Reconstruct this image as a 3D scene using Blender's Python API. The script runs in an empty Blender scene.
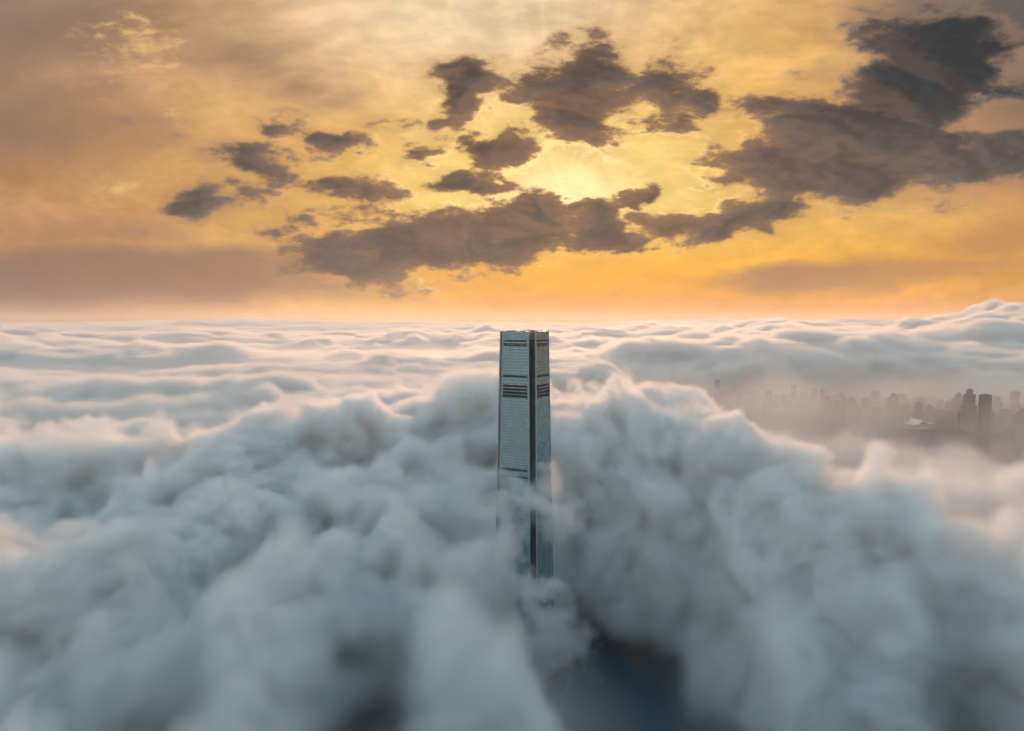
import bpy, bmesh, math, random
import numpy as np
from mathutils import Vector, Matrix

random.seed(7)
SC = bpy.context.scene
COL = SC.collection
W, H_PX, F = 1024, 731, 692.0
PITCH = math.radians(3.6)
CAM_Z = 497.0


def lin(r, g, b):
    """sRGB 0-255 to a linear colour."""
    f = lambda c: (c / 255 / 12.92) if c / 255 <= 0.04045 else ((c / 255 + 0.055) / 1.055) ** 2.4
    return (f(r), f(g), f(b), 1.0)


def at(px, py, Y):
    """A place in the world: image direction at a chosen distance, used only to read sizes off the photo."""
    cx, cy = (px - 512) / F, (365.5 - py) / F
    d = (cx, math.cos(PITCH) + cy * math.sin(PITCH), -math.sin(PITCH) + cy * math.cos(PITCH))
    return Vector((d[0] / d[1] * Y, Y, CAM_Z + d[2] / d[1] * Y))


# ------------------------------------------------------------------ node helpers
class NT:
    def __init__(self, nt):
        self.nt = nt
        self.N, self.L = nt.nodes, nt.links

    def node(self, typ, **kw):
        n = self.N.new(typ)
        for k, v in kw.items():
            setattr(n, k, v)
        return n

    def put(self, sock, v):
        if isinstance(v, bpy.types.NodeSocket):
            self.L.new(v, sock)
        elif v is not None:
            sock.default_value = v

    def m(self, op, a, b=None, c=None, clamp=False):
        n = self.node('ShaderNodeMath', operation=op, use_clamp=clamp)
        for i, v in enumerate((a, b, c)):
            self.put(n.inputs[i], v)
        return n.outputs[0]

    def step(self, x, lo, hi, a=0.0, b=1.0):
        n = self.node('ShaderNodeMapRange', interpolation_type='SMOOTHSTEP')
        self.put(n.inputs[0], x)
        for i, v in ((1, lo), (2, hi), (3, a), (4, b)):
            self.put(n.inputs[i], v)
        return n.outputs[0]

    def mix(self, f, a, b, blend='MIX'):
        n = self.node('ShaderNodeMix', data_type='RGBA', blend_type=blend)
        self.put(n.inputs[0], f)
        self.put(n.inputs[6], a)
        self.put(n.inputs[7], b)
        return n.outputs[2]

    def noise(self, vec, scale, detail=3, rough=0.5, dist=0.0, lac=2.0, kind='FBM'):
        n = self.node('ShaderNodeTexNoise', noise_type=kind)
        self.put(n.inputs['Vector'], vec)
        n.inputs['Scale'].default_value = scale
        n.inputs['Detail'].default_value = detail
        n.inputs['Roughness'].default_value = rough
        n.inputs['Distortion'].default_value = dist
        n.inputs['Lacunarity'].default_value = lac
        return n.outputs[0]

    def ramp(self, fac, stops, interp='LINEAR'):
        n = self.node('ShaderNodeValToRGB')
        r = n.color_ramp
        r.interpolation = interp
        while len(r.elements) < len(stops):
            r.elements.new(0.5)
        for e, (p, c) in zip(r.elements, stops):
            e.position = p
            e.color = c if len(c) == 4 else (*c, 1)
        self.put(n.inputs[0], fac)
        return n.outputs[0]

    def vm(self, op, a, b=None, scale=None):
        n = self.node('ShaderNodeVectorMath', operation=op)
        self.put(n.inputs[0], a)
        if b is not None:
            self.put(n.inputs[1], b)
        if scale is not None:
            self.put(n.inputs['Scale'], scale)
        return n.outputs[0]

    def xyz(self, x, y, z=0.0):
        n = self.node('ShaderNodeCombineXYZ')
        for i, v in enumerate((x, y, z)):
            self.put(n.inputs[i], v)
        return n.outputs[0]

    def sep(self, v):
        n = self.node('ShaderNodeSeparateXYZ')
        self.put(n.inputs[0], v)
        return n.outputs


def material(name):
    m = bpy.data.materials.new(name)
    m.use_nodes = True
    m.node_tree.nodes.clear()
    t = NT(m.node_tree)
    out = t.node('ShaderNodeOutputMaterial')
    return m, t, out


def surface(name, colour, rough=0.6, metal=0.0, var=0.12, scale=0.2, spec=0.5):
    """A plain procedural surface with uneven wear."""
    m, t, out = material(name)
    p = t.node('ShaderNodeBsdfPrincipled')
    g = t.node('ShaderNodeNewGeometry').outputs['Position']
    n = t.noise(g, scale, 4, 0.6)
    k = t.step(n, 0.3, 0.7, 1 - var, 1 + var)
    c = t.vm('SCALE', colour[:3], scale=k)
    t.L.new(c, p.inputs['Base Color'])
    p.inputs['Roughness'].default_value = rough
    p.inputs['Metallic'].default_value = metal
    p.inputs['Specular IOR Level'].default_value = spec
    t.L.new(p.outputs[0], out.inputs['Surface'])
    return m


# ------------------------------------------------------------------ object helpers
def link_mesh(name, bm, mat, parent=None):
    me = bpy.data.meshes.new(name)
    bm.normal_update()
    bm.to_mesh(me)
    bm.free()
    me.materials.append(mat)
    o = bpy.data.objects.new(name, me)
    COL.objects.link(o)
    o.parent = parent
    return o


def tag(o, label=None, cat=None, group=None, kind=None):
    for k, v in (('label', label), ('category', cat), ('group', group), ('kind', kind)):
        if v:
            o[k] = v
    return o


def empty(name, loc=(0, 0, 0), rz=0.0):
    o = bpy.data.objects.new(name, None)
    o.empty_display_size = 5
    o.location = loc
    o.rotation_euler = (0, 0, rz)
    COL.objects.link(o)
    return o


def add_box(bm, x0, x1, y0, y1, z0, z1):
    v = [bm.verts.new(p) for p in ((x0, y0, z0), (x1, y0, z0), (x1, y1, z0), (x0, y1, z0),
                                   (x0, y0, z1), (x1, y0, z1), (x1, y1, z1), (x0, y1, z1))]
    for f in ((0, 3, 2, 1), (4, 5, 6, 7), (0, 1, 5, 4), (1, 2, 6, 5), (2, 3, 7, 6), (3, 0, 4, 7)):
        bm.faces.new([v[i] for i in f])


def add_bar(bm, a, b, r, n=6):
    a, b = Vector(a), Vector(b)
    d = (b - a).normalized()
    s = d.orthogonal().normalized()
    q = d.cross(s)
    ring = [[bm.verts.new(p + (s * math.cos(k * 2 * math.pi / n) + q * math.sin(k * 2 * math.pi / n)) * r) for k in range(n)] for p in (a, b)]
    for k in range(n):
        bm.faces.new((ring[0][k], ring[0][(k + 1) % n], ring[1][(k + 1) % n], ring[1][k]))
    bm.faces.new(ring[0][::-1])
    bm.faces.new(ring[1])


def add_loft(bm, loops, cap=True):
    rows = [[bm.verts.new(p) for p in l] for l in loops]
    n = len(rows[0])
    for a, b in zip(rows, rows[1:]):
        for k in range(n):
            bm.faces.new((a[k], a[(k + 1) % n], b[(k + 1) % n], b[k]))
    if cap:
        bm.faces.new(rows[0][::-1])
        bm.faces.new(rows[-1])


# ------------------------------------------------------------------ world: evening sky
def sky_uv(px, py):
    cx, cy = (px - 512) / F, (365.5 - py) / F
    y = math.cos(PITCH) + cy * math.sin(PITCH)
    return cx / y, (-math.sin(PITCH) + cy * math.cos(PITCH)) / y


SUN_UV = sky_uv(562, 194)
SUN_DIR = Vector((SUN_UV[0], 1.0, SUN_UV[1])).normalized()
SUN_EL = math.asin(SUN_DIR.z)
SUN_AZ = math.atan2(SUN_DIR.x, SUN_DIR.y)

# dark broken clouds: (px, py, radius x, radius y, tilt in degrees, weight)
DARK = [
    (466, 100, 60, 34, -50, 1.2), (452, 74, 40, 26, 0, 1.1), (486, 76, 28, 18, 0, .7), (610, 62, 80, 40, 0, 1.0), (600, 88, 140, 50, -4, 1.25), (660, 96, 100, 40, 12, 1.0), (545, 92, 70, 36, 0, .9), (700, 92, 60, 34, 0, .6), (505, 88, 30, 20, 0, .7),
    (505, 148, 66, 42, -20, 1.1), (470, 180, 80, 22, 12, .9), (570, 132, 100, 34, 6, 1.0), (430, 180, 40, 14, 0, .6),
    (258, 164, 80, 30, 12, 1.1), (350, 138, 86, 24, -10, 1.05), (345, 184, 88, 24, 6, 1.05), (280, 126, 56, 20, 5, .85), (255, 187, 66, 24, 20, .8), (300, 160, 50, 22, 0, .6),
    (418, 152, 40, 20, 0, 1.0), (202, 201, 58, 20, -8, .85), (290, 228, 56, 16, 0, .75), (330, 215, 80, 20, -5, .75), (150, 128, 70, 26, 10, .35),
    (420, 248, 190, 52, -4, 1.4), (505, 238, 140, 46, -12, 1.4), (370, 264, 130, 26, 0, .9), (380, 222, 110, 22, 8, .7),
    (545, 206, 46, 34, 0, 1.2), (585, 225, 74, 42, 22, 1.15), (625, 240, 80, 24, -8, .9), (720, 219, 170, 30, -8, 1.15), (648, 190, 46, 16, -14, 1.1),
    (945, 62, 105, 64, 6, 1.9), (880, 36, 80, 36, 10, .9), (985, 66, 50, 48, 0, .9), (850, 140, 170, 62, 10, 1.6), (835, 174, 170, 50, 0, 1.5), (750, 148, 76, 34, -25, .8), (950, 160, 210, 50, -3, 1.4),
    (1010, 148, 130, 44, -10, .9), (690, 124, 46, 17, 0, .7), (905, 95, 110, 54, 10, 1.6), (800, 120, 60, 30, 20, .7), (722, 184, 60, 22, 0, .8),
]
# soft grey bands, no crisp rim
SOFT = [(120, 275, 330, 40, -1, 1.0), (20, 130, 220, 70, 5, .6), (40, 30, 260, 60, -10, .55), (240, 200, 160, 60, 10, .35), (250, 60, 220, 60, 25, .45),
        (880, 274, 260, 24, -4, .95), (1000, 240, 130, 40, -8, .75), (990, 20, 160, 60, 0, 1.1), (1040, 90, 100, 160, 0, .7),
        (980, 160, 160, 60, 0, .5), (130, 230, 160, 30, -3, .35), (330, 285, 260, 24, 0, .4)]
# sunlit puffs
BRIGHT = [(135, 45, 85, 45, 10, 1.0), (110, 85, 60, 25, 0, .5), (375, 55, 120, 60, 30, .5), (440, 55, 40, 30, 0, .5), (850, 45, 40, 45, 10, .9), (790, 75, 60, 40, -20, .5),
          (120, 186, 50, 20, 10, .55), (175, 115, 80, 20, 8, .45)]


def build_world():
    w = bpy.data.worlds.new("World")
    SC.world = w
    w.use_nodes = True
    w.node_tree.nodes.clear()
    t = NT(w.node_tree)
    out = t.node('ShaderNodeOutputWorld')
    tc = t.node('ShaderNodeTexCoord').outputs['Generated']
    s = t.sep(tc)
    y = t.m('MAXIMUM', s[1], 0.05)
    u = t.m('DIVIDE', s[0], y)
    v = t.m('DIVIDE', s[2], y)
    uv = t.xyz(u, v, 0.0)
    front = t.step(s[1], 0.0, 0.45)
    sky = t.node('ShaderNodeTexSky', sky_type='NISHITA')
    sky.sun_disc = False
    sky.sun_elevation = SUN_EL
    sky.sun_rotation = SUN_AZ
    sky.altitude = 500
    sky.dust_density = 3.0
    clear = t.vm('SCALE', sky.outputs[0], scale=0.08)

    # fine and coarse turbulence shared by all the cloud fields
    st = t.vm('MULTIPLY', uv, (1.0, 2.1, 1))
    n1 = t.noise(st, 9.5, 9, 0.60, dist=0.25)
    n2 = t.noise(t.vm('MULTIPLY', uv, (1.0, 3.2, 1)), 3.0, 7, 0.58, dist=0.5)
    warp = t.node('ShaderNodeTexNoise')
    t.put(warp.inputs['Vector'], st)
    warp.inputs['Scale'].default_value = 7.0
    warp.inputs['Detail'].default_value = 6.0
    warp.inputs['Roughness'].default_value = 0.6
    wv = t.vm('SUBTRACT', warp.outputs['Color'], (0.5, 0.5, 0.5))
    uvw = t.vm('ADD', uv, t.vm('MULTIPLY', wv, (0.12, 0.07, 0)))
    to_sun = t.vm('NORMALIZE', t.vm('SUBTRACT', (SUN_UV[0], SUN_UV[1], 0.0), uv))
    shift = t.vm('SCALE', to_sun, scale=0.016)
    n1s = t.noise(t.vm('MULTIPLY', t.vm('ADD', uv, shift), (1.0, 2.1, 1)), 9.5, 6, 0.60, dist=0.25)

    def field(blobs, vec):
        tot = None
        for px, py, rx, ry, rot, wt in blobs:
            c = sky_uv(px, py)
            mp = t.node('ShaderNodeMapping', vector_type='TEXTURE')
            t.put(mp.inputs[0], vec)
            mp.inputs['Location'].default_value = (c[0], c[1], 0)
            mp.inputs['Rotation'].default_value = (0, 0, math.radians(-rot))
            mp.inputs['Scale'].default_value = (rx / F, ry / F, 1)
            g = t.node('ShaderNodeTexGradient', gradient_type='SPHERICAL')
            t.L.new(mp.outputs[0], g.inputs[0])
            k = g.outputs['Fac']
            tot = t.m('MULTIPLY', k, wt) if tot is None else t.m('MAXIMUM', t.m('MULTIPLY', k, wt), tot)
        return tot

    dark = field(DARK, uvw)
    dark_s = field(DARK, t.vm('ADD', uvw, shift))
    soft = field(SOFT, t.vm('ADD', uv, t.vm('MULTIPLY', wv, (0.12, 0.05, 0))))
    bright = field(BRIGHT, uvw)

    # distance from the sun, wider sideways
    du = t.m('MULTIPLY', t.m('SUBTRACT', u, SUN_UV[0]), 0.8)
    dv = t.m('MULTIPLY', t.m('SUBTRACT', v, SUN_UV[1] - 0.02), 1.15)
    r = t.m('SQRT', t.m('ADD', t.m('MULTIPLY', du, du), t.m('MULTIPLY', dv, dv)))

    # veil of high cloud, lit from low in the west
    left = t.ramp(t.m('MULTIPLY', v, 2.0, clamp=True), [
        (0.0, lin(178, 132, 116)), (0.08, lin(168, 124, 104)), (0.22, lin(176, 124, 86)), (0.40, lin(194, 142, 92)),
        (0.62, lin(170, 136, 106)), (0.95, lin(146, 128, 114))])
    glow = t.ramp(t.m('MULTIPLY', r, 1.25, clamp=True), [
        (0.0, (1.4, 1.12, 0.6, 1)), (0.09, (1.12, 0.80, 0.33, 1)), (0.15, lin(255, 220, 130)), (0.34, lin(254, 196, 102)), (0.62, lin(230, 172, 104)), (1.0, lin(176, 134, 100))])
    low = t.m('MULTIPLY', t.step(v, 0.20, 0.06), t.m('MULTIPLY', t.step(u, -0.42, 0.02), t.step(u, 1.6, 0.3)))
    veil = t.mix(t.step(r, 0.85, 0.15), left, glow)
    veil = t.mix(t.m('MULTIPLY', low, 1.0), veil, t.ramp(t.m('MULTIPLY', v, 6.0, clamp=True), [(0.0, lin(238, 146, 48)), (0.3, lin(252, 172, 40)), (1.0, lin(255, 200, 84))]))
    # high milky cloud near the top of the picture
    top = t.m('MULTIPLY', t.step(v, 0.22, 0.44), t.step(t.m('ABSOLUTE', t.m('ADD', u, 0.06)), 0.5, 0.02))
    veil = t.mix(t.m('MULTIPLY', top, 0.95), veil, lin(240, 214, 174))
    streak = t.step(n2, 0.32, 0.68, t.step(r, 0.05, 0.6, 0.9, 0.74), t.step(r, 0.05, 0.6, 1.08, 1.18))
    veil = t.vm('SCALE', veil, scale=streak)
    veil = t.vm('SCALE', veil, scale=t.step(t.m('SUBTRACT', n1, n1s), -0.16, 0.16, 0.90, 1.09))
    # rays fanning out of the gap round the sun
    ang = t.m('ARCTAN2', t.m('SUBTRACT', v, SUN_UV[1]), t.m('SUBTRACT', u, SUN_UV[0]))
    rays = t.noise(t.xyz(t.m('MULTIPLY', ang, 3.0), 0.3, 0.0), 2.2, 2, 0.5)
    veil = t.vm('SCALE', veil, scale=t.m('ADD', 1.0, t.m('MULTIPLY', t.step(v, SUN_UV[1] - 0.02, SUN_UV[1] + 0.1), t.step(rays, 0.35, 0.65, -0.06, 0.06))))

    sf = t.step(t.m('MULTIPLY_ADD', t.m('SUBTRACT', n2, 0.5), 1.5, soft), 0.02, 0.65)
    softcol = t.mix(t.step(u, 0.25, 0.66), t.mix(t.step(v, 0.0, 0.2), lin(128, 98, 90), lin(136, 110, 94)), t.mix(t.step(v, 0.14, 0.38), lin(190, 132, 80), lin(74, 80, 84)))
    veil = t.mix(t.m('MULTIPLY', sf, 0.85), veil, softcol)
    # sunlit puffs
    nf = t.noise(st, 26.0, 6, 0.62, dist=0.3)
    bf = t.m('MULTIPLY_ADD', t.m('SUBTRACT', nf, 0.56), 3.6, t.m('MULTIPLY', bright, 0.8))
    veil = t.mix(t.m('MULTIPLY', t.m('MULTIPLY', t.step(bf, 0.0, 1.1), t.step(bright, 0.0, 0.5)), 0.6), veil, lin(250, 208, 134))

    # broken dark cloud, lit edges towards the sun
    rag = t.m('MULTIPLY', t.m('SUBTRACT', nf, 0.5), 0.75)
    df = t.m('ADD', t.m('MULTIPLY_ADD', t.m('SUBTRACT', n1, 0.5), 2.7, dark), rag)
    nfs = t.noise(t.vm('MULTIPLY', t.vm('ADD', uv, t.vm('SCALE', to_sun, scale=0.007)), (1.0, 2.1, 1)), 26.0, 6, 0.62, dist=0.3)
    dfs = t.m('MULTIPLY_ADD', t.m('SUBTRACT', n1s, 0.5), 2.7, dark_s)
    facing = t.m('ADD', t.m('SUBTRACT', t.m('SUBTRACT', df, rag), dfs), t.m('MULTIPLY', t.m('SUBTRACT', nf, nfs), 0.8))
    gate = t.step(dark, 0.03, 0.22)
    near = t.step(r, 0.6, 0.0)
    cover = t.m('MULTIPLY', t.step(df, t.m('MULTIPLY_ADD', near, 0.08, 0.24), t.m('MULTIPLY_ADD', near, -0.14, 0.74)), gate)
    halo = t.m('MULTIPLY', t.step(df, -0.15, 0.35), t.step(dark, 0.0, 0.2))
    thick = t.step(df, 0.26, 1.0)
    thin = t.mix(near, lin(140, 118, 102), lin(158, 116, 80))
    core = t.mix(near, lin(84, 80, 80), lin(82, 74, 70))
    core = t.mix(t.m('MULTIPLY', t.step(v, 0.23, 0.34), t.step(u, 0.38, 0.52)), core, lin(38, 50, 58))
    lit = t.m('MULTIPLY', t.step(t.m('SUBTRACT', dark, dark_s), -0.02, 0.14), t.step(r, 0.7, 0.1))
    core = t.mix(t.m('MULTIPLY', lit, 0.4), core, lin(132, 98, 74))
    dcol = t.mix(thick, thin, core)
    dcol = t.vm('SCALE', dcol, scale=t.step(facing, -0.3, 0.3, 0.80, 1.25))
    rim = t.m('MULTIPLY', t.m('MULTIPLY', t.step(df, 0.16, 0.30), t.step(df, 0.56, 0.36)), gate)
    rim = t.m('MULTIPLY', t.m('MULTIPLY', rim, t.step(facing, 0.02, 0.2)), t.step(r, 0.42, 0.03))
    veil = t.mix(t.m('MULTIPLY', halo, t.step(r, 0.02, 0.3, 0.08, 0.38)), veil, t.mix(near, lin(160, 126, 104), lin(214, 158, 88)))
    body = t.mix(cover, veil, dcol)
    body = t.mix(t.m('MULTIPLY', rim, 0.5), body, t.mix(near, lin(246, 200, 128), (1.25, 0.98, 0.42, 1)))

    # the part of the sky behind the viewer: pale blue-grey evening
    back = t.ramp(t.m('MULTIPLY_ADD', s[2], 0.5, 0.5), [(0.0, lin(60, 80, 90)), (0.48, (0.9, 0.8, 0.7)), (0.56, (1.34, 1.17, 1.00)), (0.75, (0.88, 1.00, 1.03)), (1.0, (0.20, 0.52, 0.76))])
    back = t.mix(0.25, back, clear)
    full = t.mix(t.m('MULTIPLY', front, t.step(v, 1.6, 0.5)), back, body)
    # below the horizon: dim haze
    full = t.mix(t.step(s[2], 0.0, -0.03), full, t.mix(front, lin(80, 96, 106), lin(150, 116, 96)))
    bg = t.node('ShaderNodeBackground')
    t.put(bg.inputs[0], full)
    bg.inputs[1].default_value = 1.0
    t.L.new(bg.outputs[0], out.inputs[0])
    w.cycles.sampling_method = 'MANUAL'
    w.cycles.sample_map_resolution = 512


build_world()

sun = bpy.data.lights.new('sun', 'SUN')
sun.energy = 2.4
sun.angle = math.radians(7.0)             # the disc is veiled by cloud
sun.color = (1.0, 0.57, 0.34)
so = bpy.data.objects.new('sun', sun)
so.rotation_euler = SUN_DIR.to_track_quat('Z', 'Y').to_euler()
COL.objects.link(so)

cam = bpy.data.cameras.new('camera')
cam.sensor_width = 36
cam.lens = 36 * F / W
cam.clip_start = 1
cam.clip_end = 200000
co = bpy.data.objects.new('camera', cam)
co.location = (0, 0, CAM_Z)
co.rotation_euler = (math.pi / 2 - PITCH, 0, 0)
COL.objects.link(co)
SC.camera = co


# ------------------------------------------------------------------ clouds
def hash2(ix, iy, seed):
    h = (ix.astype(np.int64) * 374761393 + iy.astype(np.int64) * 668265263 + seed * 1442695041) & 0xFFFFFFFF
    h = ((h ^ (h >> 13)) * 1274126177) & 0xFFFFFFFF
    h = ((h ^ (h >> 16)) * 2246822519) & 0xFFFFFFFF
    return ((h ^ (h >> 15)) & 0xFFFFFF).astype(np.float64) / 0xFFFFFF * 2 - 1


def bspl(t):
    return ((1 - t) ** 3 / 6, (3 * t ** 3 - 6 * t ** 2 + 4) / 6, (-3 * t ** 3 + 3 * t ** 2 + 3 * t + 1) / 6, t ** 3 / 6)


def noise2(x, y, seed):
    """Smooth noise, roughly -1..1."""
    ix, iy = np.floor(x), np.floor(y)
    wx, wy = bspl(x - ix), bspl(y - iy)
    r = 0
    for a in range(4):
        for b in range(4):
            r = r + wx[a] * wy[b] * hash2(ix + a - 1, iy + b - 1, seed)
    return r * 2.1


def fbm2(x, y, seed, octaves=4, gain=0.5):
    r, a, s = 0, 1.0, 0
    for k in range(octaves):
        c, d = math.cos(0.6 * k), math.sin(0.6 * k)
        r = r + a * noise2((x * c - y * d) * 2 ** k, (x * d + y * c) * 2 ** k, seed + k)
        s += a
        a *= gain
    return r / s * 1.4


def billow2(x, y, seed, octaves=3, gain=0.5):
    r, a, s = 0, 1.0, 0
    for k in range(octaves):
        c, d = math.cos(0.8 * k), math.sin(0.8 * k)
        r = r + a * np.abs(noise2((x * c - y * d) * 2 ** k, (x * d + y * c) * 2 ** k, seed + k))
        s += a
        a *= gain
    return r / s


def sm(lo, hi, x):
    t = np.clip((x - lo) / (hi - lo), 0, 1)
    return t * t * (3 - 2 * t)


def blob(X, Y, px, py, Yd, rx, ry, rot=0.0):
    c = at(px, py, Yd)
    a = math.radians(rot)
    dx, dy = X - c.x, Y - c.y
    p = (dx * math.cos(a) + dy * math.sin(a)) / rx
    q = (-dx * math.sin(a) + dy * math.cos(a)) / ry
    return np.exp(-(p * p + q * q))


RIDGE = [(560, 402, 1750), (590, 392, 1520), (645, 380, 1350), (720, 404, 1200), (780, 433, 1050), (860, 500, 880), (960, 560, 750), (1024, 615, 620), (1090, 690, 480), (1130, 700, 200)]


def ridge_field(X, Y):
    """Signed distance to the right-hand ridge (positive on its far side) and the crest height there."""
    P = [at(*p) for p in RIDGE]
    best = np.full(X.shape, 1e9)
    sd = np.zeros(X.shape)
    hz = np.zeros(X.shape)
    for a, b in zip(P, P[1:]):
        ax, ay, bx, by = a.x, a.y, b.x, b.y
        L2 = (bx - ax) ** 2 + (by - ay) ** 2
        tt = np.clip(((X - ax) * (bx - ax) + (Y - ay) * (by - ay)) / L2, 0, 1)
        dx, dy = X - (ax + tt * (bx - ax)), Y - (ay + tt * (by - ay))
        d = np.hypot(dx, dy)
        side = np.sign((bx - ax) * dy - (by - ay) * dx)
        m = d < best
        best = np.where(m, d, best)
        sd = np.where(m, d * side, sd)
        hz = np.where(m, a.z + tt * (b.z - a.z), hz)
    return sd, hz


def cloud_top(X, Y):
    """Top height, softness and relative density of the cloud sea."""
    wx = 160 * fbm2(X / 700, Y / 700, 11, 3)
    wy = 160 * fbm2(X / 700, Y / 700, 31, 3)
    Xw, Yw = X + wx, Y + wy
    far = sm(1500, 3200, Y)
    vfar = sm(6000, 26000, Y)
    base = 205 + 23 * sm(550, 900, Y) + 30 * sm(900, 1500, Y) + 10 * sm(2000, 6000, Y) + 125 * vfar
    h = base
    # foreground billows
    h = h + (1 - far) * (70 * (billow2(Xw / 330, Yw / 330, 5, 3) - 0.4) + 42 * fbm2(Xw / 420, Yw / 420, 3, 3))
    h = h + 55 * (1 - sm(800, 1150, Y)) * fbm2(Xw / 210, Yw / 260, 91, 3) - 75 * (1 - sm(420, 760, Y))
    # long rolling waves further out
    h = h + far * (1 - 0.35 * vfar) * (92 * fbm2(Xw / 2600, Yw / 1100, 21, 3) + 40 * (billow2(Xw / 1700, Yw / 900, 25, 2) - 0.4))
    h = h + vfar * 120 * fbm2(X / 6500, Y / 5000, 27, 4)
    # left-hand crest
    for px, py, Yd, rx, ry, rot, dh in ((40, 462, 1180, 330, 110, 0, 36), (200, 432, 1260, 200, 100, -6, 44), (300, 428, 1280, 190, 90, 8, 36), (392, 440, 1240, 110, 90, 0, 34),
                                        (468, 398, 1380, 105, 110, 0, 108), (420, 400, 1700, 170, 100, 0, 70), (530, 415, 1450, 120, 120, 0, 60), (330, 375, 2300, 500, 160, 0, 40), (150, 385, 2100, 260, 110, 10, -60), (50, 395, 1800, 240, 120, 0, -60), (230, 400, 1700, 300, 100, 0, -30)):
        h = h + dh * blob(X, Y, px, py, Yd, rx, ry, rot)
    # right-hand ridge
    sd, hz = ridge_field(X + 0.5 * wx * 0.5, Y + 0.5 * wy * 0.5)
    near_side = hz + 6 + 52 * (1 - sm(780, 1080, Y)) - 0.30 * np.clip(-sd, 0, 1e9) + 45 * (billow2(Xw / 260, Yw / 260, 8, 3) - 0.4)
    wgt = np.exp(-(np.clip(-sd, 0, 1e9) / 420) ** 2) * sm(150, 500, Y)
    h = np.where(sd <= 0, np.maximum(h, near_side * wgt + h * (1 - wgt)), h)
    # beyond the ridge: a low shelf of mist, then the gap over the harbour
    low = 55 + 130 * fbm2(Xw / 420, Yw / 380, 41, 4) + 45 * (billow2(Xw / 380, Yw / 380, 44, 3) - 0.4)
    low = low + 70 * blob(X, Y, 1000, 470, 1500, 420, 260) + 45 * blob(X, Y, 860, 462, 1700, 260, 160)
    inside = (X - (0.20 * Y - 300)) / 420.0           # to the right of a line from the ridge out to sea
    gapx = sm(0, 1, inside + 0.8 * fbm2(X / 500, Y / 500, 47, 4)) * (1 - sm(3850, 4550, Y + 500 * fbm2(X / 700, Y / 700, 49, 4)))
    gapx = np.where(Y > 1750, gapx, 0)
    drop = np.where(sd > 0, sm(50, 230, sd + 85 * fbm2(X / 190, Y / 190, 61, 4)), 0.0)
    drop = np.where(Y < 1760, drop, gapx)
    crest = np.where((sd > 0) & (Y < 1760), np.maximum(h, (hz + 6 + 52 * (1 - sm(780, 1080, Y))) * sm(150, 420, Y)), h)
    h = crest * (1 - drop) + low * drop
    # open water and city: no cloud
    hole = gapx * sm(2150, 2600, Y + 250 * fbm2(X / 500, Y / 500, 53, 3) - 0.10 * X)
    h = h - hole * 420
    # the bank behind the city
    bx = sm(0.05, 0.3, X / np.maximum(Y, 1) + 0.03 * fbm2(X / 900, Y / 900, 57, 2))
    bank = sm(4500, 5600, Y) * (1 - 0.5 * sm(9000, 16000, Y)) * bx
    h = h + bank * (150 + 210 * (billow2(X / 1500, Y / 1200, 63, 4) - 0.32) + 110 * sm(0.5, 0.75, X / np.maximum(Y, 1)))
    # hollows in the foreground
    clear = np.ones(X.shape)
    for px, py, Yd, rx, ry, rot, dh in ((604, 596, 835, 64, 190, 8, 290), (556, 562, 900, 34, 50, 0, 150), (632, 690, 680, 50, 110, 10, 210), (820, 715, 560, 120, 70, 0, 80), (690, 725, 455, 120, 90, 0, 150), (1005, 722, 450, 90, 110, 0, 150), (372, 590, 740, 50, 80, 0, 110), (350, 655, 620, 50, 70, 20, 90),
                                        (748, 705, 560, 40, 70, 0, 150), (985, 665, 620, 45, 90, -20, 120), (690, 560, 880, 60, 60, 0, 40), (90, 560, 760, 120, 90, 0, 40), (470, 690, 600, 50, 50, 0, 50)):
        k = blob(X, Y, px, py, Yd, rx * 1.15, ry * 1.15, rot)
        h = h - 1.2 * dh * k
        clear = clear * (1 - np.clip(1.5 * k - 0.25, 0, 0.985) * min(1, dh / 110))
    h = h - 48 * blob(X, Y, 738, 405, 1190, 75, 90) - 20 * blob(X, Y, 690, 395, 1300, 60, 80)
    h = h + 30 * blob(X, Y, 880, 500, 830, 70, 90)
    h = h + 70 * blob(X, Y, 502, 500, 905, 50, 28) + 30 * blob(X, Y, 470, 520, 900, 60, 60)
    soft = 36 + 80 * sm(-0.25, 0.55, fbm2(Xw / 430, Yw / 430, 71, 3)) * (1 - 0.5 * sm(800, 1400, Y))
    shelf = drop * (1 - sm(2300, 2900, Y))
    soft = soft * (1 - 0.62 * np.exp(-(sd / 320) ** 2))
    soft = soft + 35 * shelf
    dens = np.maximum(0.5 + 0.5 * sm(500, 950, Y), np.exp(-(sd / 170) ** 2) * 0.95) * (1 - 0.5 * shelf)
    clear = clear * (1 - 0.65 * shelf)
    dens = dens * clear
    gaps = sm(-0.52, -0.06, fbm2(Xw / 230, Yw / 300, 83, 4))
    gaps = np.maximum(gaps, np.exp(-(sd / 210) ** 2))
    gaps = 1 - (1 - gaps) * (1 - sm(900, 1200, Y))
    dens = dens * (0.1 + 0.9 * gaps)
    h = h - 70 * (1 - gaps)
    return h, soft, dens, clear


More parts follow.
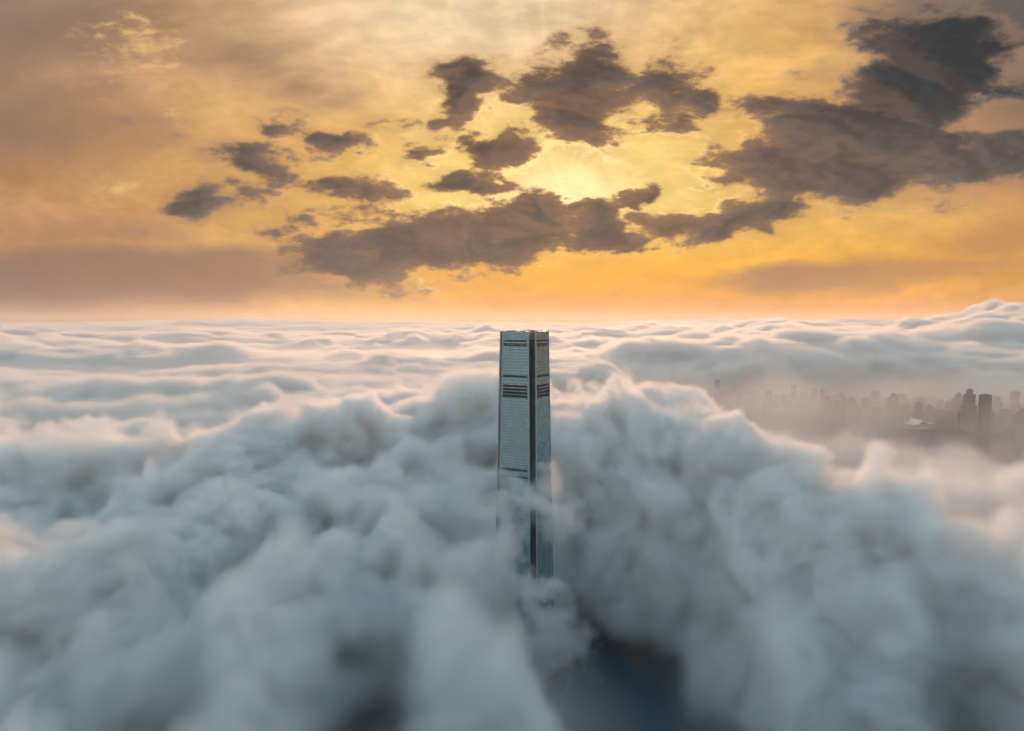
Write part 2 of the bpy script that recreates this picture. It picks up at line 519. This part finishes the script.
def cloud_volume(name, label, lo, hi, res, sigma, detail, bottom, mist, mat_name, aniso=0.4, wisps=(), grain=None, colour=(0.966, 0.976, 0.980, 1)):
    """A sheet at the cloud tops whose modifier fills the air below it with cloud."""
    nx, ny, nz = res
    xs = np.linspace(lo[0], hi[0], nx)
    ys = np.linspace(lo[1], hi[1], ny)
    X, Y = np.meshgrid(xs, ys, indexing='ij')
    h, soft, dens, clear = cloud_top(X, Y)
    me = bpy.data.meshes.new(name)
    n = nx * ny
    co_ = np.stack([X.ravel(), Y.ravel(), np.clip(h, lo[2], hi[2]).ravel()], 1).astype(np.float32)
    i, j = np.meshgrid(np.arange(nx - 1), np.arange(ny - 1), indexing='ij')
    q = (i * ny + j).ravel()
    faces = np.stack([q, q + ny, q + ny + 1, q + 1], 1).astype(np.int32)
    me.vertices.add(n)
    me.vertices.foreach_set('co', co_.ravel())
    me.loops.add(faces.size)
    me.loops.foreach_set('vertex_index', faces.ravel())
    me.polygons.add(len(faces))
    me.polygons.foreach_set('loop_start', np.arange(0, faces.size, 4, dtype=np.int32))
    me.update(calc_edges=True)
    for nm, arr in (('top', h), ('soft', soft), ('dens', dens), ('clear', clear)):
        a = me.attributes.new(nm, 'FLOAT', 'POINT')
        a.data.foreach_set('value', arr.astype(np.float32).ravel())

    mat, t, out = material(mat_name)
    p = t.node('ShaderNodeVolumePrincipled')
    p.inputs['Color'].default_value = colour
    p.inputs['Density'].default_value = sigma
    p.inputs['Anisotropy'].default_value = aniso
    t.L.new(p.outputs[0], out.inputs['Volume'])
    me.materials.append(mat)

    g = bpy.data.node_groups.new(name + '_fill', 'GeometryNodeTree')
    g.interface.new_socket('Geometry', in_out='INPUT', socket_type='NodeSocketGeometry')
    g.interface.new_socket('Geometry', in_out='OUTPUT', socket_type='NodeSocketGeometry')
    t = NT(g)
    gi, go = t.node('NodeGroupInput'), t.node('NodeGroupOutput')
    vc = t.node('GeometryNodeVolumeCube')
    vc.inputs['Min'].default_value = lo
    vc.inputs['Max'].default_value = hi
    for ax, k in zip('XYZ', res):
        vc.inputs['Resolution ' + ax].default_value = k
    pos = t.node('GeometryNodeInputPosition').outputs[0]
    s = t.sep(pos)

    def idx(c, a, b, k):
        v = t.m('FLOOR', t.m('MULTIPLY_ADD', t.m('SUBTRACT', c, a), (k - 1) / (b - a), 0.5))
        return t.m('MINIMUM', t.m('MAXIMUM', v, 0.0), float(k - 1))

    fi = t.m('MULTIPLY_ADD', idx(s[0], lo[0], hi[0], nx), float(ny), idx(s[1], lo[1], hi[1], ny))
    ii = t.node('FunctionNodeFloatToInt')
    t.L.new(fi, ii.inputs[0])

    def sample(nm):
        na = t.node('GeometryNodeInputNamedAttribute', data_type='FLOAT')
        na.inputs[0].default_value = nm
        si = t.node('GeometryNodeSampleIndex', data_type='FLOAT', domain='POINT')
        t.L.new(gi.outputs[0], si.inputs['Geometry'])
        t.L.new(na.outputs[0], si.inputs['Value'])
        t.L.new(ii.outputs[0], si.inputs['Index'])
        return si.outputs[0]

    top, sf, dn, cl = sample('top'), sample('soft'), sample('dens'), sample('clear')
    d = t.m('SUBTRACT', top, s[2])
    sw = t.node('ShaderNodeTexNoise')
    t.put(sw.inputs['Vector'], pos)
    sw.inputs['Scale'].default_value = 1.0 / detail[0][1]
    sw.inputs['Detail'].default_value = 2.0
    swirl = t.vm('ADD', pos, t.vm('MULTIPLY', t.vm('SUBTRACT', sw.outputs['Color'], (0.5, 0.5, 0.5)), (detail[0][1] * 1.3, detail[0][1] * 1.3, detail[0][1] * 0.5)))
    for kind, size, amp, octs in detail:
        if kind == 'fbm':
            nn = t.m('SUBTRACT', t.noise(swirl, 1.0 / size, octs, 0.58), 0.5)
            d = t.m('MULTIPLY_ADD', nn, 2.0 * amp, d)
        else:                                            # rounded puffs
            wv = t.node('ShaderNodeTexNoise')
            t.put(wv.inputs['Vector'], pos)
            wv.inputs['Scale'].default_value = 1.3 / size
            wv.inputs['Detail'].default_value = 1.0
            off = t.vm('SCALE', t.vm('SUBTRACT', wv.outputs['Color'], (0.5, 0.5, 0.5)), scale=size * 1.1)
            q = t.vm('ADD', pos, off)
            for o_ in range(octs):
                vo = t.node('ShaderNodeTexVoronoi', feature='F1')
                t.put(vo.inputs['Vector'], q)
                vo.inputs['Scale'].default_value = 2.1 ** o_ / size
                vo.inputs['Detail'].default_value = 0.0
                dd = t.m('MULTIPLY', vo.outputs['Distance'], vo.outputs['Distance'])
                d = t.m('MULTIPLY_ADD', t.m('SUBTRACT', 0.28, dd), amp * 1.15 * 0.45 ** o_, d)
    def vlen(v):
        n_ = t.node('ShaderNodeVectorMath', operation='LENGTH')
        t.put(n_.inputs[0], v)
        return n_.outputs['Value']

    if wisps:
        wn_ = t.noise(pos, 1 / 26.0, 4, 0.6)
        w2 = t.node('ShaderNodeTexNoise')
        t.put(w2.inputs['Vector'], pos)
        w2.inputs['Scale'].default_value = 1 / 40.0
        wob = t.vm('SCALE', t.vm('SUBTRACT', w2.outputs['Color'], (0.5, 0.5, 0.5)), scale=40.0)
    body = t.m('DIVIDE', d, sf)
    body = t.m('MULTIPLY', t.m('MULTIPLY', t.m('POWER', t.step(body, 0.0, 1.0), 1.7), t.step(s[2], bottom[0], bottom[1])), dn)
    if grain:                                            # patchy thickness inside the cloud
        body = t.m('MULTIPLY', body, t.step(t.noise(pos, 1.0 / grain, 6, 0.62), 0.35, 0.62, 0.14, 1.35))
    if mist:
        m0, m1, amt = mist
        mm = t.m('MULTIPLY', t.step(s[2], m1, m0), t.step(t.noise(pos, 1 / 420.0, 3, 0.55), 0.3, 0.7, 0.25 * amt, 1.5 * amt))
        body = t.m('MAXIMUM', body, t.m('MULTIPLY', mm, cl))
    for px, py, Yd, rx, ry, rz, rot, amt in wisps:
        c = at(px, py, Yd)
        vr = t.node('ShaderNodeVectorRotate', rotation_type='Y_AXIS')
        t.put(vr.inputs['Vector'], t.vm('SUBTRACT', t.vm('ADD', pos, wob), tuple(c)))
        vr.inputs['Angle'].default_value = math.radians(-rot)
        loc = t.vm('DIVIDE', vr.outputs[0], (rx, ry, rz))
        k = t.m('SUBTRACT', 1.0, vlen(loc))
        k = t.m('MULTIPLY', t.step(t.m('MULTIPLY_ADD', t.m('SUBTRACT', wn_, 0.5), 2.2, k), 0.0, 0.9), 0.8 * amt)
        body = t.m('MAXIMUM', body, k)
    body = t.m('MULTIPLY', body, t.step(body, 0.0, 0.01))
    t.L.new(body, vc.inputs['Density'])
    st = t.node('GeometryNodeSetMaterial')
    st.inputs['Material'].default_value = mat
    t.L.new(vc.outputs[0], st.inputs[0])
    t.L.new(st.outputs[0], go.inputs[0])
    o = bpy.data.objects.new(name, me)
    COL.objects.link(o)
    md = o.modifiers.new('fill', 'NODES')
    md.node_group = g
    md.show_viewport = False                             # filled once, at render time
    tag(o, label=label, cat='clouds', kind='stuff')
    return o


# thin wisps trailing across the lower tower
WISPS = [(520, 490, 925, 50, 22, 18, 25, 0.5), (548, 486, 930, 26, 18, 36, -20, 0.6), (500, 505, 920, 50, 25, 26, 10, 0.7), (560, 520, 925, 36, 22, 44, 15, 0.7), (505, 545, 905, 36, 25, 60, 10, 0.8),
         (470, 600, 895, 50, 35, 80, 0, 1.0), (545, 640, 885, 80, 30, 62, 0, 0.8), (562, 600, 890, 24, 16, 34, 20, 0.3), (528, 503, 920, 58, 18, 24, 12, 1.4), (512, 478, 925, 30, 12, 11, 30, 0.9), (545, 474, 930, 20, 10, 26, -30, 0.9), (530, 590, 900, 60, 22, 26, -10, 1.2), (542, 618, 888, 50, 24, 30, 10, 1.1), (530, 508, 920, 30, 20, 26, 40, 0.6)]

Q = 1.0   # grid quality
R = lambda a, b, c: (int(a * Q), int(b * Q), int(c * Q))
NEAR = [('fbm', 280, 165, 6), ('puff', 130, 42, 2), ('fbm', 95, 72, 6), ('fbm', 36, 26, 4)]
cloud_volume('low_clouds', 'torn misty cloud with dark hollows in front of the glass tower', (-740, 180, 20), (740, 904, 400), R(430, 210, 110), 0.11,
             NEAR, (20, 60), (60, 240, 0.022), 'near_cloud', wisps=WISPS[3:], grain=62.0)
cloud_volume('low_clouds', 'soft rolling cloud sea wrapped round the glass tower', (-1350, 904, 20), (1350, 1780, 470), R(560, 182, 94), 0.11,
             NEAR, (20, 60), (60, 240, 0.022), 'tower_cloud', wisps=WISPS, grain=62.0)
cloud_volume('low_clouds', 'broken cloud and mist over the harbour and the far shore', (-3900, 1780, 4), (3900, 4700, 500), R(520, 195, 44), 0.07,
             [('fbm', 620, 130, 5), ('puff', 260, 36, 2), ('fbm', 120, 30, 3)], (4, 30), (40, 330, 0.019), 'middle_cloud', aniso=0.32, colour=(0.950, 0.950, 0.945, 1))
cloud_volume('low_clouds', 'heaped cloud bank standing behind the misty city', (-9500, 4700, 4), (9500, 12000, 860), R(400, 160, 40), 0.04,
             [('fbm', 1200, 200, 5), ('puff', 560, 90, 2), ('fbm', 260, 70, 3)], (4, 30), (60, 330, 0.05), 'bank_cloud', aniso=0.5)
cloud_volume('low_clouds', 'flat cloud sea running out to the horizon', (-33000, 12000, 120), (33000, 44000, 900), R(330, 170, 30), 0.025,
             [('fbm', 2600, 200, 4), ('puff', 1300, 70, 2)], (120, 200), None, 'far_cloud', aniso=0.25)

# even air that pales the far things
bm = bmesh.new()
add_box(bm, -36000, 36000, -4000, 46000, -3, 940)
hm, t_, out_ = material('haze_air')
pv = t_.node('ShaderNodeVolumePrincipled')
pv.inputs['Color'].default_value = (0.94, 0.86, 0.76, 1)
pv.inputs['Density'].default_value = 2.5e-5
pv.inputs['Anisotropy'].default_value = 0.5
t_.L.new(pv.outputs[0], out_.inputs['Volume'])
tag(link_mesh('haze', bm, hm), kind='stuff')


# ------------------------------------------------------------------ ground and water
def sheet(name, pts, z, mat):
    bm = bmesh.new()
    bm.faces.new([bm.verts.new((x, y, z)) for x, y in pts])
    o = link_mesh(name, bm, mat)
    return tag(o, kind='structure')


def water_material():
    m, t, out = material('harbour_water')
    p = t.node('ShaderNodeBsdfPrincipled')
    p.inputs['Base Color'].default_value = (0.012, 0.055, 0.085, 1)
    p.inputs['Roughness'].default_value = 0.18
    g = t.node('ShaderNodeNewGeometry').outputs['Position']
    b = t.node('ShaderNodeBump')
    b.inputs['Strength'].default_value = 0.35
    t.put(b.inputs['Height'], t.noise(g, 0.05, 5, 0.6))
    t.L.new(b.outputs[0], p.inputs['Normal'])
    t.L.new(p.outputs[0], out.inputs['Surface'])
    return m


def land_material():
    m, t, out = material('city_land')
    p = t.node('ShaderNodeBsdfPrincipled')
    g = t.node('ShaderNodeNewGeometry').outputs['Position']
    n = t.noise(g, 0.008, 5, 0.6)
    c = t.ramp(n, [(0.35, (0.020, 0.034, 0.045)), (0.5, (0.034, 0.045, 0.052)), (0.62, (0.022, 0.040, 0.034)), (0.75, (0.07, 0.075, 0.075))])
    t.L.new(c, p.inputs['Base Color'])
    p.inputs['Roughness'].default_value = 0.9
    t.L.new(p.outputs[0], out.inputs['Surface'])
    return m


MW, ML = water_material(), land_material()
sheet('water', [(-35900, -3900), (35900, -3900), (35900, 45900), (-35900, 45900)], 0.0, MW)
# shore on this side under the tower, and the far shore with the skyline
bm = bmesh.new()


def slab(name, pts, z0, z1, mat):
    bm = bmesh.new()
    lo_ = [bm.verts.new((x, y, z0)) for x, y in pts]
    hi_ = [bm.verts.new((x, y, z1)) for x, y in pts]
    n = len(pts)
    for k in range(n):
        bm.faces.new((lo_[k], lo_[(k + 1) % n], hi_[(k + 1) % n], hi_[k]))
    bm.faces.new(hi_)
    return tag(link_mesh(name, bm, mat), kind='structure')


slab('land', [(-2600, 930), (-700, 860), (-40, 890), (70, 905), (90, 1000), (150, 1420), (-500, 1500), (-2600, 1900)], -2, 3.0, ML)
SHORE = [at(px, py, 497 * F / (py - 322)) for px, py in ((600, 391), (690, 402), (760, 411), (840, 423), (905, 430), (985, 436), (1060, 441), (1200, 446))]
slab('land', [(p.x, p.y) for p in SHORE] + [(9000, 3000), (16000, 9000), (-2000, 9000)], -2, 3.5, ML)


# ------------------------------------------------------------------ the tower
def facade_material():
    m, t, out = material('facade_glass')
    p = t.node('ShaderNodeBsdfPrincipled')
    tc = t.node('ShaderNodeTexCoord').outputs['Object']
    s = t.sep(tc)
    # panes: a slightly different tint and gloss per pane
    px = t.m('FLOOR', t.m('DIVIDE', t.m('ADD', s[0], 100.0), 9.0))
    pz = t.m('FLOOR', t.m('DIVIDE', s[2], 12.6))
    wn = t.node('ShaderNodeTexWhiteNoise', noise_dimensions='3D')
    t.put(wn.inputs[0], t.xyz(px, t.m('FLOOR', t.m('DIVIDE', t.m('ADD', s[1], 100.0), 9.0)), pz))
    big = t.noise(t.vm('MULTIPLY', tc, (0.02, 0.02, 0.06)), 1.0, 3, 0.6)
    k = t.m('MULTIPLY', t.step(wn.outputs[0], 0.0, 1.0, 0.93, 1.06), t.step(big, 0.3, 0.7, 0.97, 1.03))
    span = t.step(t.m('FRACT', t.m('DIVIDE', t.m('SUBTRACT', s[2], 8.0), 4.2)), 0.70, 0.78)
    t.put(p.inputs['Base Color'], t.mix(t.m('MULTIPLY', span, 0.7), t.vm('SCALE', (0.11, 0.235, 0.285), scale=k), (0.36, 0.42, 0.42, 1)))
    p.inputs['Metallic'].default_value = 0.5
    t.put(p.inputs['Roughness'], t.step(wn.outputs[0], 0.0, 1.0, 0.22, 0.30))
    t.L.new(p.outputs[0], out.inputs['Surface'])
    return m


def dark_glass_material():
    m, t, out = material('corner_glass')
    p = t.node('ShaderNodeBsdfPrincipled')
    tc = t.node('ShaderNodeTexCoord').outputs['Object']
    s = t.sep(tc)
    fl = t.m('FRACT', t.m('DIVIDE', s[2], 4.2))
    k = t.step(fl, 0.80, 0.86, 1.0, 1.7)
    t.put(p.inputs['Base Color'], t.vm('SCALE', (0.006, 0.034, 0.056), scale=k))
    p.inputs['Specular IOR Level'].default_value = 0.12
    p.inputs['Roughness'].default_value = 0.45
    t.L.new(p.outputs[0], out.inputs['Surface'])
    return m


M_FAC, M_DARK = facade_material(), dark_glass_material()
M_LOUV = surface('louvre_metal', (0.014, 0.030, 0.040), 0.6, 0.0, 0.1, 0.5, 0.15)
M_FIN = surface('fin_metal', (0.34, 0.37, 0.38), 0.4, 0.6, 0.1, 0.5)
M_STEEL = surface('roof_steel', (0.16, 0.17, 0.18), 0.6, 0.3, 0.2, 0.3)
M_ROOF = surface('roof_slab', (0.20, 0.20, 0.20), 0.9, 0, 0.2, 0.15)

TOP, ROOF = 484.0, 474.0


def half(z):
    """Half the plan width: the shaft narrows upwards and flares at its foot."""
    return 35.4 - 8.0 * (z / TOP) + (1.8 * (1 - z / 60) ** 2 if z < 60 else 0)


def build_tower():
    c = at(524.5, 331, 976)
    root = empty('skyscraper', (c.x, c.y, 0), math.radians(-28.0))
    tag(root, 'tall square glass skyscraper rising alone through the cloud sea', 'skyscraper')
    NOTCH = 6.4
    bm = bmesh.new()
    loops = []
    for z in [0, 20, 40, 60, 150, 250, 350, 420, ROOF - 1.0]:
        a = half(z) - 0.8
        b = a - NOTCH
        loops.append([(x, y, z) for x, y in ((-b, -a), (b, -a), (b, -b), (a, -b), (a, b), (b, b), (b, a), (-b, a), (-b, b), (-a, b), (-a, -b), (-b, -b))])
    add_loft(bm, loops)
    link_mesh('shaft', bm, M_DARK, root)
    # mechanical floors with louvres: (z low, z high, number of louvre strips)
    BANDS = [(469.6, 472.4, 1), (463.8, 467.8, 2), (420.5, 424.0, 1), (392.5, 411.0, 4), (291, 294, 1), (281, 285, 1)]
    for k in range(4):
        rot = Matrix.Rotation(k * math.pi / 2, 4, 'Z')
        # shingled storeys: each leans out a little over the one below
        bm = bmesh.new()
        zs = []
        z = 8.0
        while z < TOP - 0.1:
            zs.append((z, min(z + 4.2, TOP)))
            z += 4.2
        prof = []
        for z0, z1 in zs:
            prof.append((z0, half(z0) + 0.55))
            prof.append((z1 - 0.05, half(z1) + 0.10))
        rows = []
        for z, a in prof:
            w = half(z) - NOTCH - 0.6
            rows.append([bm.verts.new(rot @ Vector((x, -a, z))) for x in (-w, w)] + [bm.verts.new(rot @ Vector((x, -half(z) + 0.75, z))) for x in (w, -w)])
        for a, b in zip(rows, rows[1:]):
            for i in range(4):
                bm.faces.new((a[i], a[(i + 1) % 4], b[(i + 1) % 4], b[i]))
        bm.faces.new(rows[0][::-1])
        bm.faces.new(rows[-1])
        fac = link_mesh('facade', bm, M_FAC, root)
        for z0, z1, n in BANDS:
            bm = bmesh.new()
            st = (z1 - z0) / n
            for i in range(n):
                a0 = z0 + i * st
                w = half(a0) - NOTCH - 3.6
                y = half(a0)
                vs0 = len(bm.verts)
                add_box(bm, -w, w, -y - 0.95, -y + 0.2, a0 + st * 0.14, a0 + st * 0.86)
            bm.transform(rot)
            link_mesh('louvre_band', bm, M_LOUV, fac)
        # edge fins
        for sx in (-1, 1):
            bm = bmesh.new()
            loops = []
            for z in (8, 60, 250, 420, TOP + 0.6):
                w, y = half(z) - NOTCH - 0.6, half(z)
                loops.append([(sx * w + dx, -y + dy, z) for dx, dy in ((-0.28, -0.85), (0.28, -0.85), (0.28, 0.9), (-0.28, 0.9))])
            add_loft(bm, loops)
            bm.transform(rot)
            link_mesh('edge_fin', bm, M_FIN, fac)
    bm = bmesh.new()
    a = half(ROOF) - 5
    add_box(bm, -a, a, -a, a, ROOF - 0.8, ROOF)
    roof = link_mesh('roof', bm, M_ROOF, root)
    for x0, x1, y0, y1, hh in ((-12, 8, -10, 9, 7.5), (10, 17, -12, -2, 6.0), (-18, -13.5, 4, 15, 5.5)):
        bm = bmesh.new()
        add_box(bm, x0, x1, y0, y1, ROOF, ROOF + hh)
        add_box(bm, x0 + 1, x1 - 1, y0 + 1, y1 - 1, ROOF + hh, ROOF + hh + 0.6)
        link_mesh('plant_room', bm, M_STEEL, roof)
    for x, y, a in ((-15, -17, 0.5), (16, -8, 2.4), (6, 16, 4.0)):
        bm = bmesh.new()
        add_box(bm, x - 1.5, x + 1.5, y - 1.5, y + 1.5, ROOF, ROOF + 8)
        add_bar(bm, (x, y, ROOF + 8), (x, y, ROOF + 11), 0.5)
        add_bar(bm, (x - 4 * math.cos(a), y - 4 * math.sin(a), ROOF + 10.7), (x + 10 * math.cos(a), y + 10 * math.sin(a), ROOF + 11.3), 0.45)
        link_mesh('cleaning_crane', bm, M_STEEL, roof)
    for x, y in ((0, 0), (-8, -6), (5, 5)):
        bm = bmesh.new()
        add_bar(bm, (x, y, ROOF + 7), (x, y, ROOF + 13.5), 0.18)
        link_mesh('aerial', bm, M_STEEL, roof)
    # entrance podium
    bm = bmesh.new()
    add_box(bm, -52, 52, -52, 52, 3, 20)
    link_mesh('podium', bm, M_STEEL, root)
    return root


build_tower()


# ------------------------------------------------------------------ the city across the water
def wall_material(name, wall, glass, fw, fh, wfrac=0.55):
    """Walls with rows of windows (the panes of a far facade are one surface pattern)."""
    m, t, out = material(name)
    p = t.node('ShaderNodeBsdfPrincipled')
    tc = t.node('ShaderNodeTexCoord').outputs['Object']
    s = t.sep(tc)
    x = t.m('FRACT', t.m('DIVIDE', t.m('ADD', t.m('ADD', s[0], s[1]), 500.0), fw))
    z = t.m('FRACT', t.m('DIVIDE', s[2], fh))
    win = t.m('MULTIPLY', t.m('LESS_THAN', x, wfrac), t.m('LESS_THAN', z, 0.6))
    rnd = t.node('ShaderNodeObjectInfo').outputs['Random']
    wcol = t.vm('SCALE', wall, scale=t.step(rnd, 0, 1, 0.65, 1.2))
    t.put(p.inputs['Base Color'], t.mix(win, wcol, (*glass, 1)))
    t.put(p.inputs['Roughness'], t.m('MULTIPLY_ADD', win, -0.55, 0.8))
    t.L.new(p.outputs[0], out.inputs['Surface'])
    return m


MATS = [wall_material('pale_concrete', (0.42, 0.39, 0.36), (0.05, 0.07, 0.08), 6.0, 3.2, 0.5),
        wall_material('grey_office', (0.26, 0.27, 0.28), (0.05, 0.08, 0.10), 4.0, 4.0, 0.75),
        wall_material('brown_stone', (0.28, 0.21, 0.17), (0.04, 0.05, 0.06), 5.0, 3.4, 0.5),
        wall_material('blue_glass', (0.10, 0.15, 0.18), (0.04, 0.08, 0.11), 3.0, 4.0, 0.85)]
M_FLAT = surface('flat_roof', (0.18, 0.18, 0.18), 0.9)


def city_block(name, loc, w, d, h, style, mat, rz):
    root = empty(name, loc, rz)
    bm = bmesh.new()
    if style == 0:                                      # slab block with a podium
        add_box(bm, -w * .75, w * .75, -d * .75, d * .75, 0, 12)
        add_box(bm, -w / 2, w / 2, -d / 2, d / 2, 12, h)
    elif style == 1:                                    # set-back tower
        add_box(bm, -w / 2, w / 2, -d / 2, d / 2, 0, h * .62)
        add_box(bm, -w * .38, w * .38, -d * .38, d * .38, h * .62, h * .9)
        add_box(bm, -w * .22, w * .22, -d * .22, d * .22, h * .9, h)
    elif style == 2:                                    # cross-shaped flats
        add_box(bm, -w / 2, w / 2, -d * .2, d * .2, 0, h)
        add_box(bm, -w * .2, w * .2, d * .2, d / 2, 0, h - 0.4)
        add_box(bm, -w * .2, w * .2, -d / 2, -d * .2, 0, h - 0.4)
    else:                                               # tower with a chamfered plan
        k = 0.3
        loop = [(-w / 2, -d * k), (-w * k, -d / 2), (w * k, -d / 2), (w / 2, -d * k), (w / 2, d * k), (w * k, d / 2), (-w * k, d / 2), (-w / 2, d * k)]
        add_loft(bm, [[(x, y, 0) for x, y in loop], [(x, y, h) for x, y in loop]])
    link_mesh('wall', bm, mat, root)
    bm = bmesh.new()
    q = 0.2 if style in (1, 2) else 0.3
    add_box(bm, -w * q, w * q * .6, -d * q * .9, d * q * .5, h + 0.01, h + 5)
    add_bar(bm, (0, 0, h + 4.5), (0, 0, h + (22 if style == 1 else 10)), 0.6)
    link_mesh('roof_plant', bm, M_FLAT, root)
    return root


def copy_tree(o, parent=None):
    c = o.copy()
    COL.objects.link(c)
    if parent is not None:
        c.parent = parent
    for ch in o.children:
        copy_tree(ch, c)
    return c


def ground_at(px, py):
    return at(px, py, (497 - 3.5) * F / (py - 322))


KINDS = [('office_tower', 'pale slab block on a low podium, faint in mist across the harbour', 'slab blocks in the misty city', 34, 26, 120, 0, MATS[0]),
         ('office_tower', 'stepped set-back tower, faint in mist across the harbour', 'stepped towers in the misty city', 40, 40, 165, 1, MATS[1]),
         ('apartment_block', 'brown cross-shaped apartment block, faint in mist across the harbour', 'apartment blocks in the misty city', 36, 36, 110, 2, MATS[2]),
         ('office_tower', 'blue glass tower with cut corners, faint in mist across the harbour', 'glass towers in the misty city', 36, 36, 150, 3, MATS[3])]
PROTO = [None] * 4
random.seed(12)
spots = []
xs_ = [p.x for p in SHORE]


def shore_y(x):
    for a, b in zip(SHORE, SHORE[1:]):
        if a.x <= x <= b.x:
            return a.y + (b.y - a.y) * (x - a.x) / (b.x - a.x)
    return 1e9


tries = 0
while len(spots) < 150 and tries < 9000:
    tries += 1
    x = random.uniform(1000, 2750)
    sy = shore_y(x)
    yy = sy + 40 + random.random() ** 1.5 * 900
    if yy > 5000 or x / yy > 0.76:
        continue
    if any((x - a) ** 2 + (yy - b) ** 2 < 52 ** 2 for a, b in spots):
        continue
    spots.append((x, yy))
for x, yy in spots:
    k = random.choices(range(4), (4, 2, 4, 2))[0]
    nm, lab, grp, w, d, h, st, mt = KINDS[k]
    if PROTO[k] is None:
        o = PROTO[k] = city_block(nm, (0, 0, 0), w, d, h, st, mt, 0)
    else:
        o = copy_tree(PROTO[k])
    o.location = (x, yy, 3.5)
    o.rotation_euler = (0, 0, random.choice((0.25, 0.5, -0.4, 1.0)) + random.uniform(-.1, .1))
    sc = random.uniform(0.32, 0.78)
    if random.random() < 0.15:
        sc = min(0.85, sc * 1.25)
    o.scale = (random.uniform(.8, 1.25), random.uniform(.8, 1.25), sc)
    tag(o, lab, 'building', grp)

p = ground_at(968, 431)
o = city_block('office_tower', (p.x, p.y, 3.5), 44, 44, 185, 1, MATS[1], 0.3)
tag(o, 'taller stepped tower of the pair standing by the far waterfront', 'building')
p = ground_at(984, 432)
o = city_block('office_tower', (p.x, p.y, 3.5), 46, 40, 165, 3, MATS[3], 0.2)
tag(o, 'flat-topped dark glass tower beside the taller stepped tower', 'building')

# low white hall with a winged roof on the waterfront
p = ground_at(916, 429)
hall = empty('waterfront_hall', (p.x, p.y, 3.5), 0.3)
tag(hall, 'low white hall with a winged roof at the far waterfront', 'hall')
bm = bmesh.new()
add_box(bm, -50, 50, -30, 30, 0, 22)
link_mesh('wall', bm, MATS[0], hall)
bm = bmesh.new()
rows = []
for i in range(13):
    x = -62 + 124 * i / 12
    zz = 25 + 14 * math.exp(-(x / 22) ** 2) - 3 * math.sin(abs(x) / 62 * math.pi)
    rows.append([bm.verts.new((x, yy, zz + dz)) for yy, dz in ((-38, 0), (38, 4), (38, 5.5), (-38, 1.5))])
for a, b in zip(rows, rows[1:]):
    for i in range(4):
        bm.faces.new((a[i], a[(i + 1) % 4], b[(i + 1) % 4], b[i]))
bm.faces.new(rows[0][::-1])
bm.faces.new(rows[-1])
link_mesh('roof', bm, surface('white_roof', (0.7, 0.7, 0.68), 0.4), hall)

# ------------------------------------------------------------------ render settings
SC.view_settings.view_transform = 'Standard'
SC.view_settings.look = 'None'
SC.view_settings.exposure = 0.0
SC.view_settings.gamma = 1.0
SC.cycles.max_bounces = 12
SC.cycles.volume_bounces = 9
SC.cycles.use_adaptive_sampling = True
SC.cycles.adaptive_threshold = 0.06
SC.cycles.adaptive_min_samples = 16
SC.cycles.diffuse_bounces = 2
SC.cycles.glossy_bounces = 2
SC.cycles.transparent_max_bounces = 8
SC.cycles.volume_step_rate = 2.0
SC.cycles.use_denoising = True
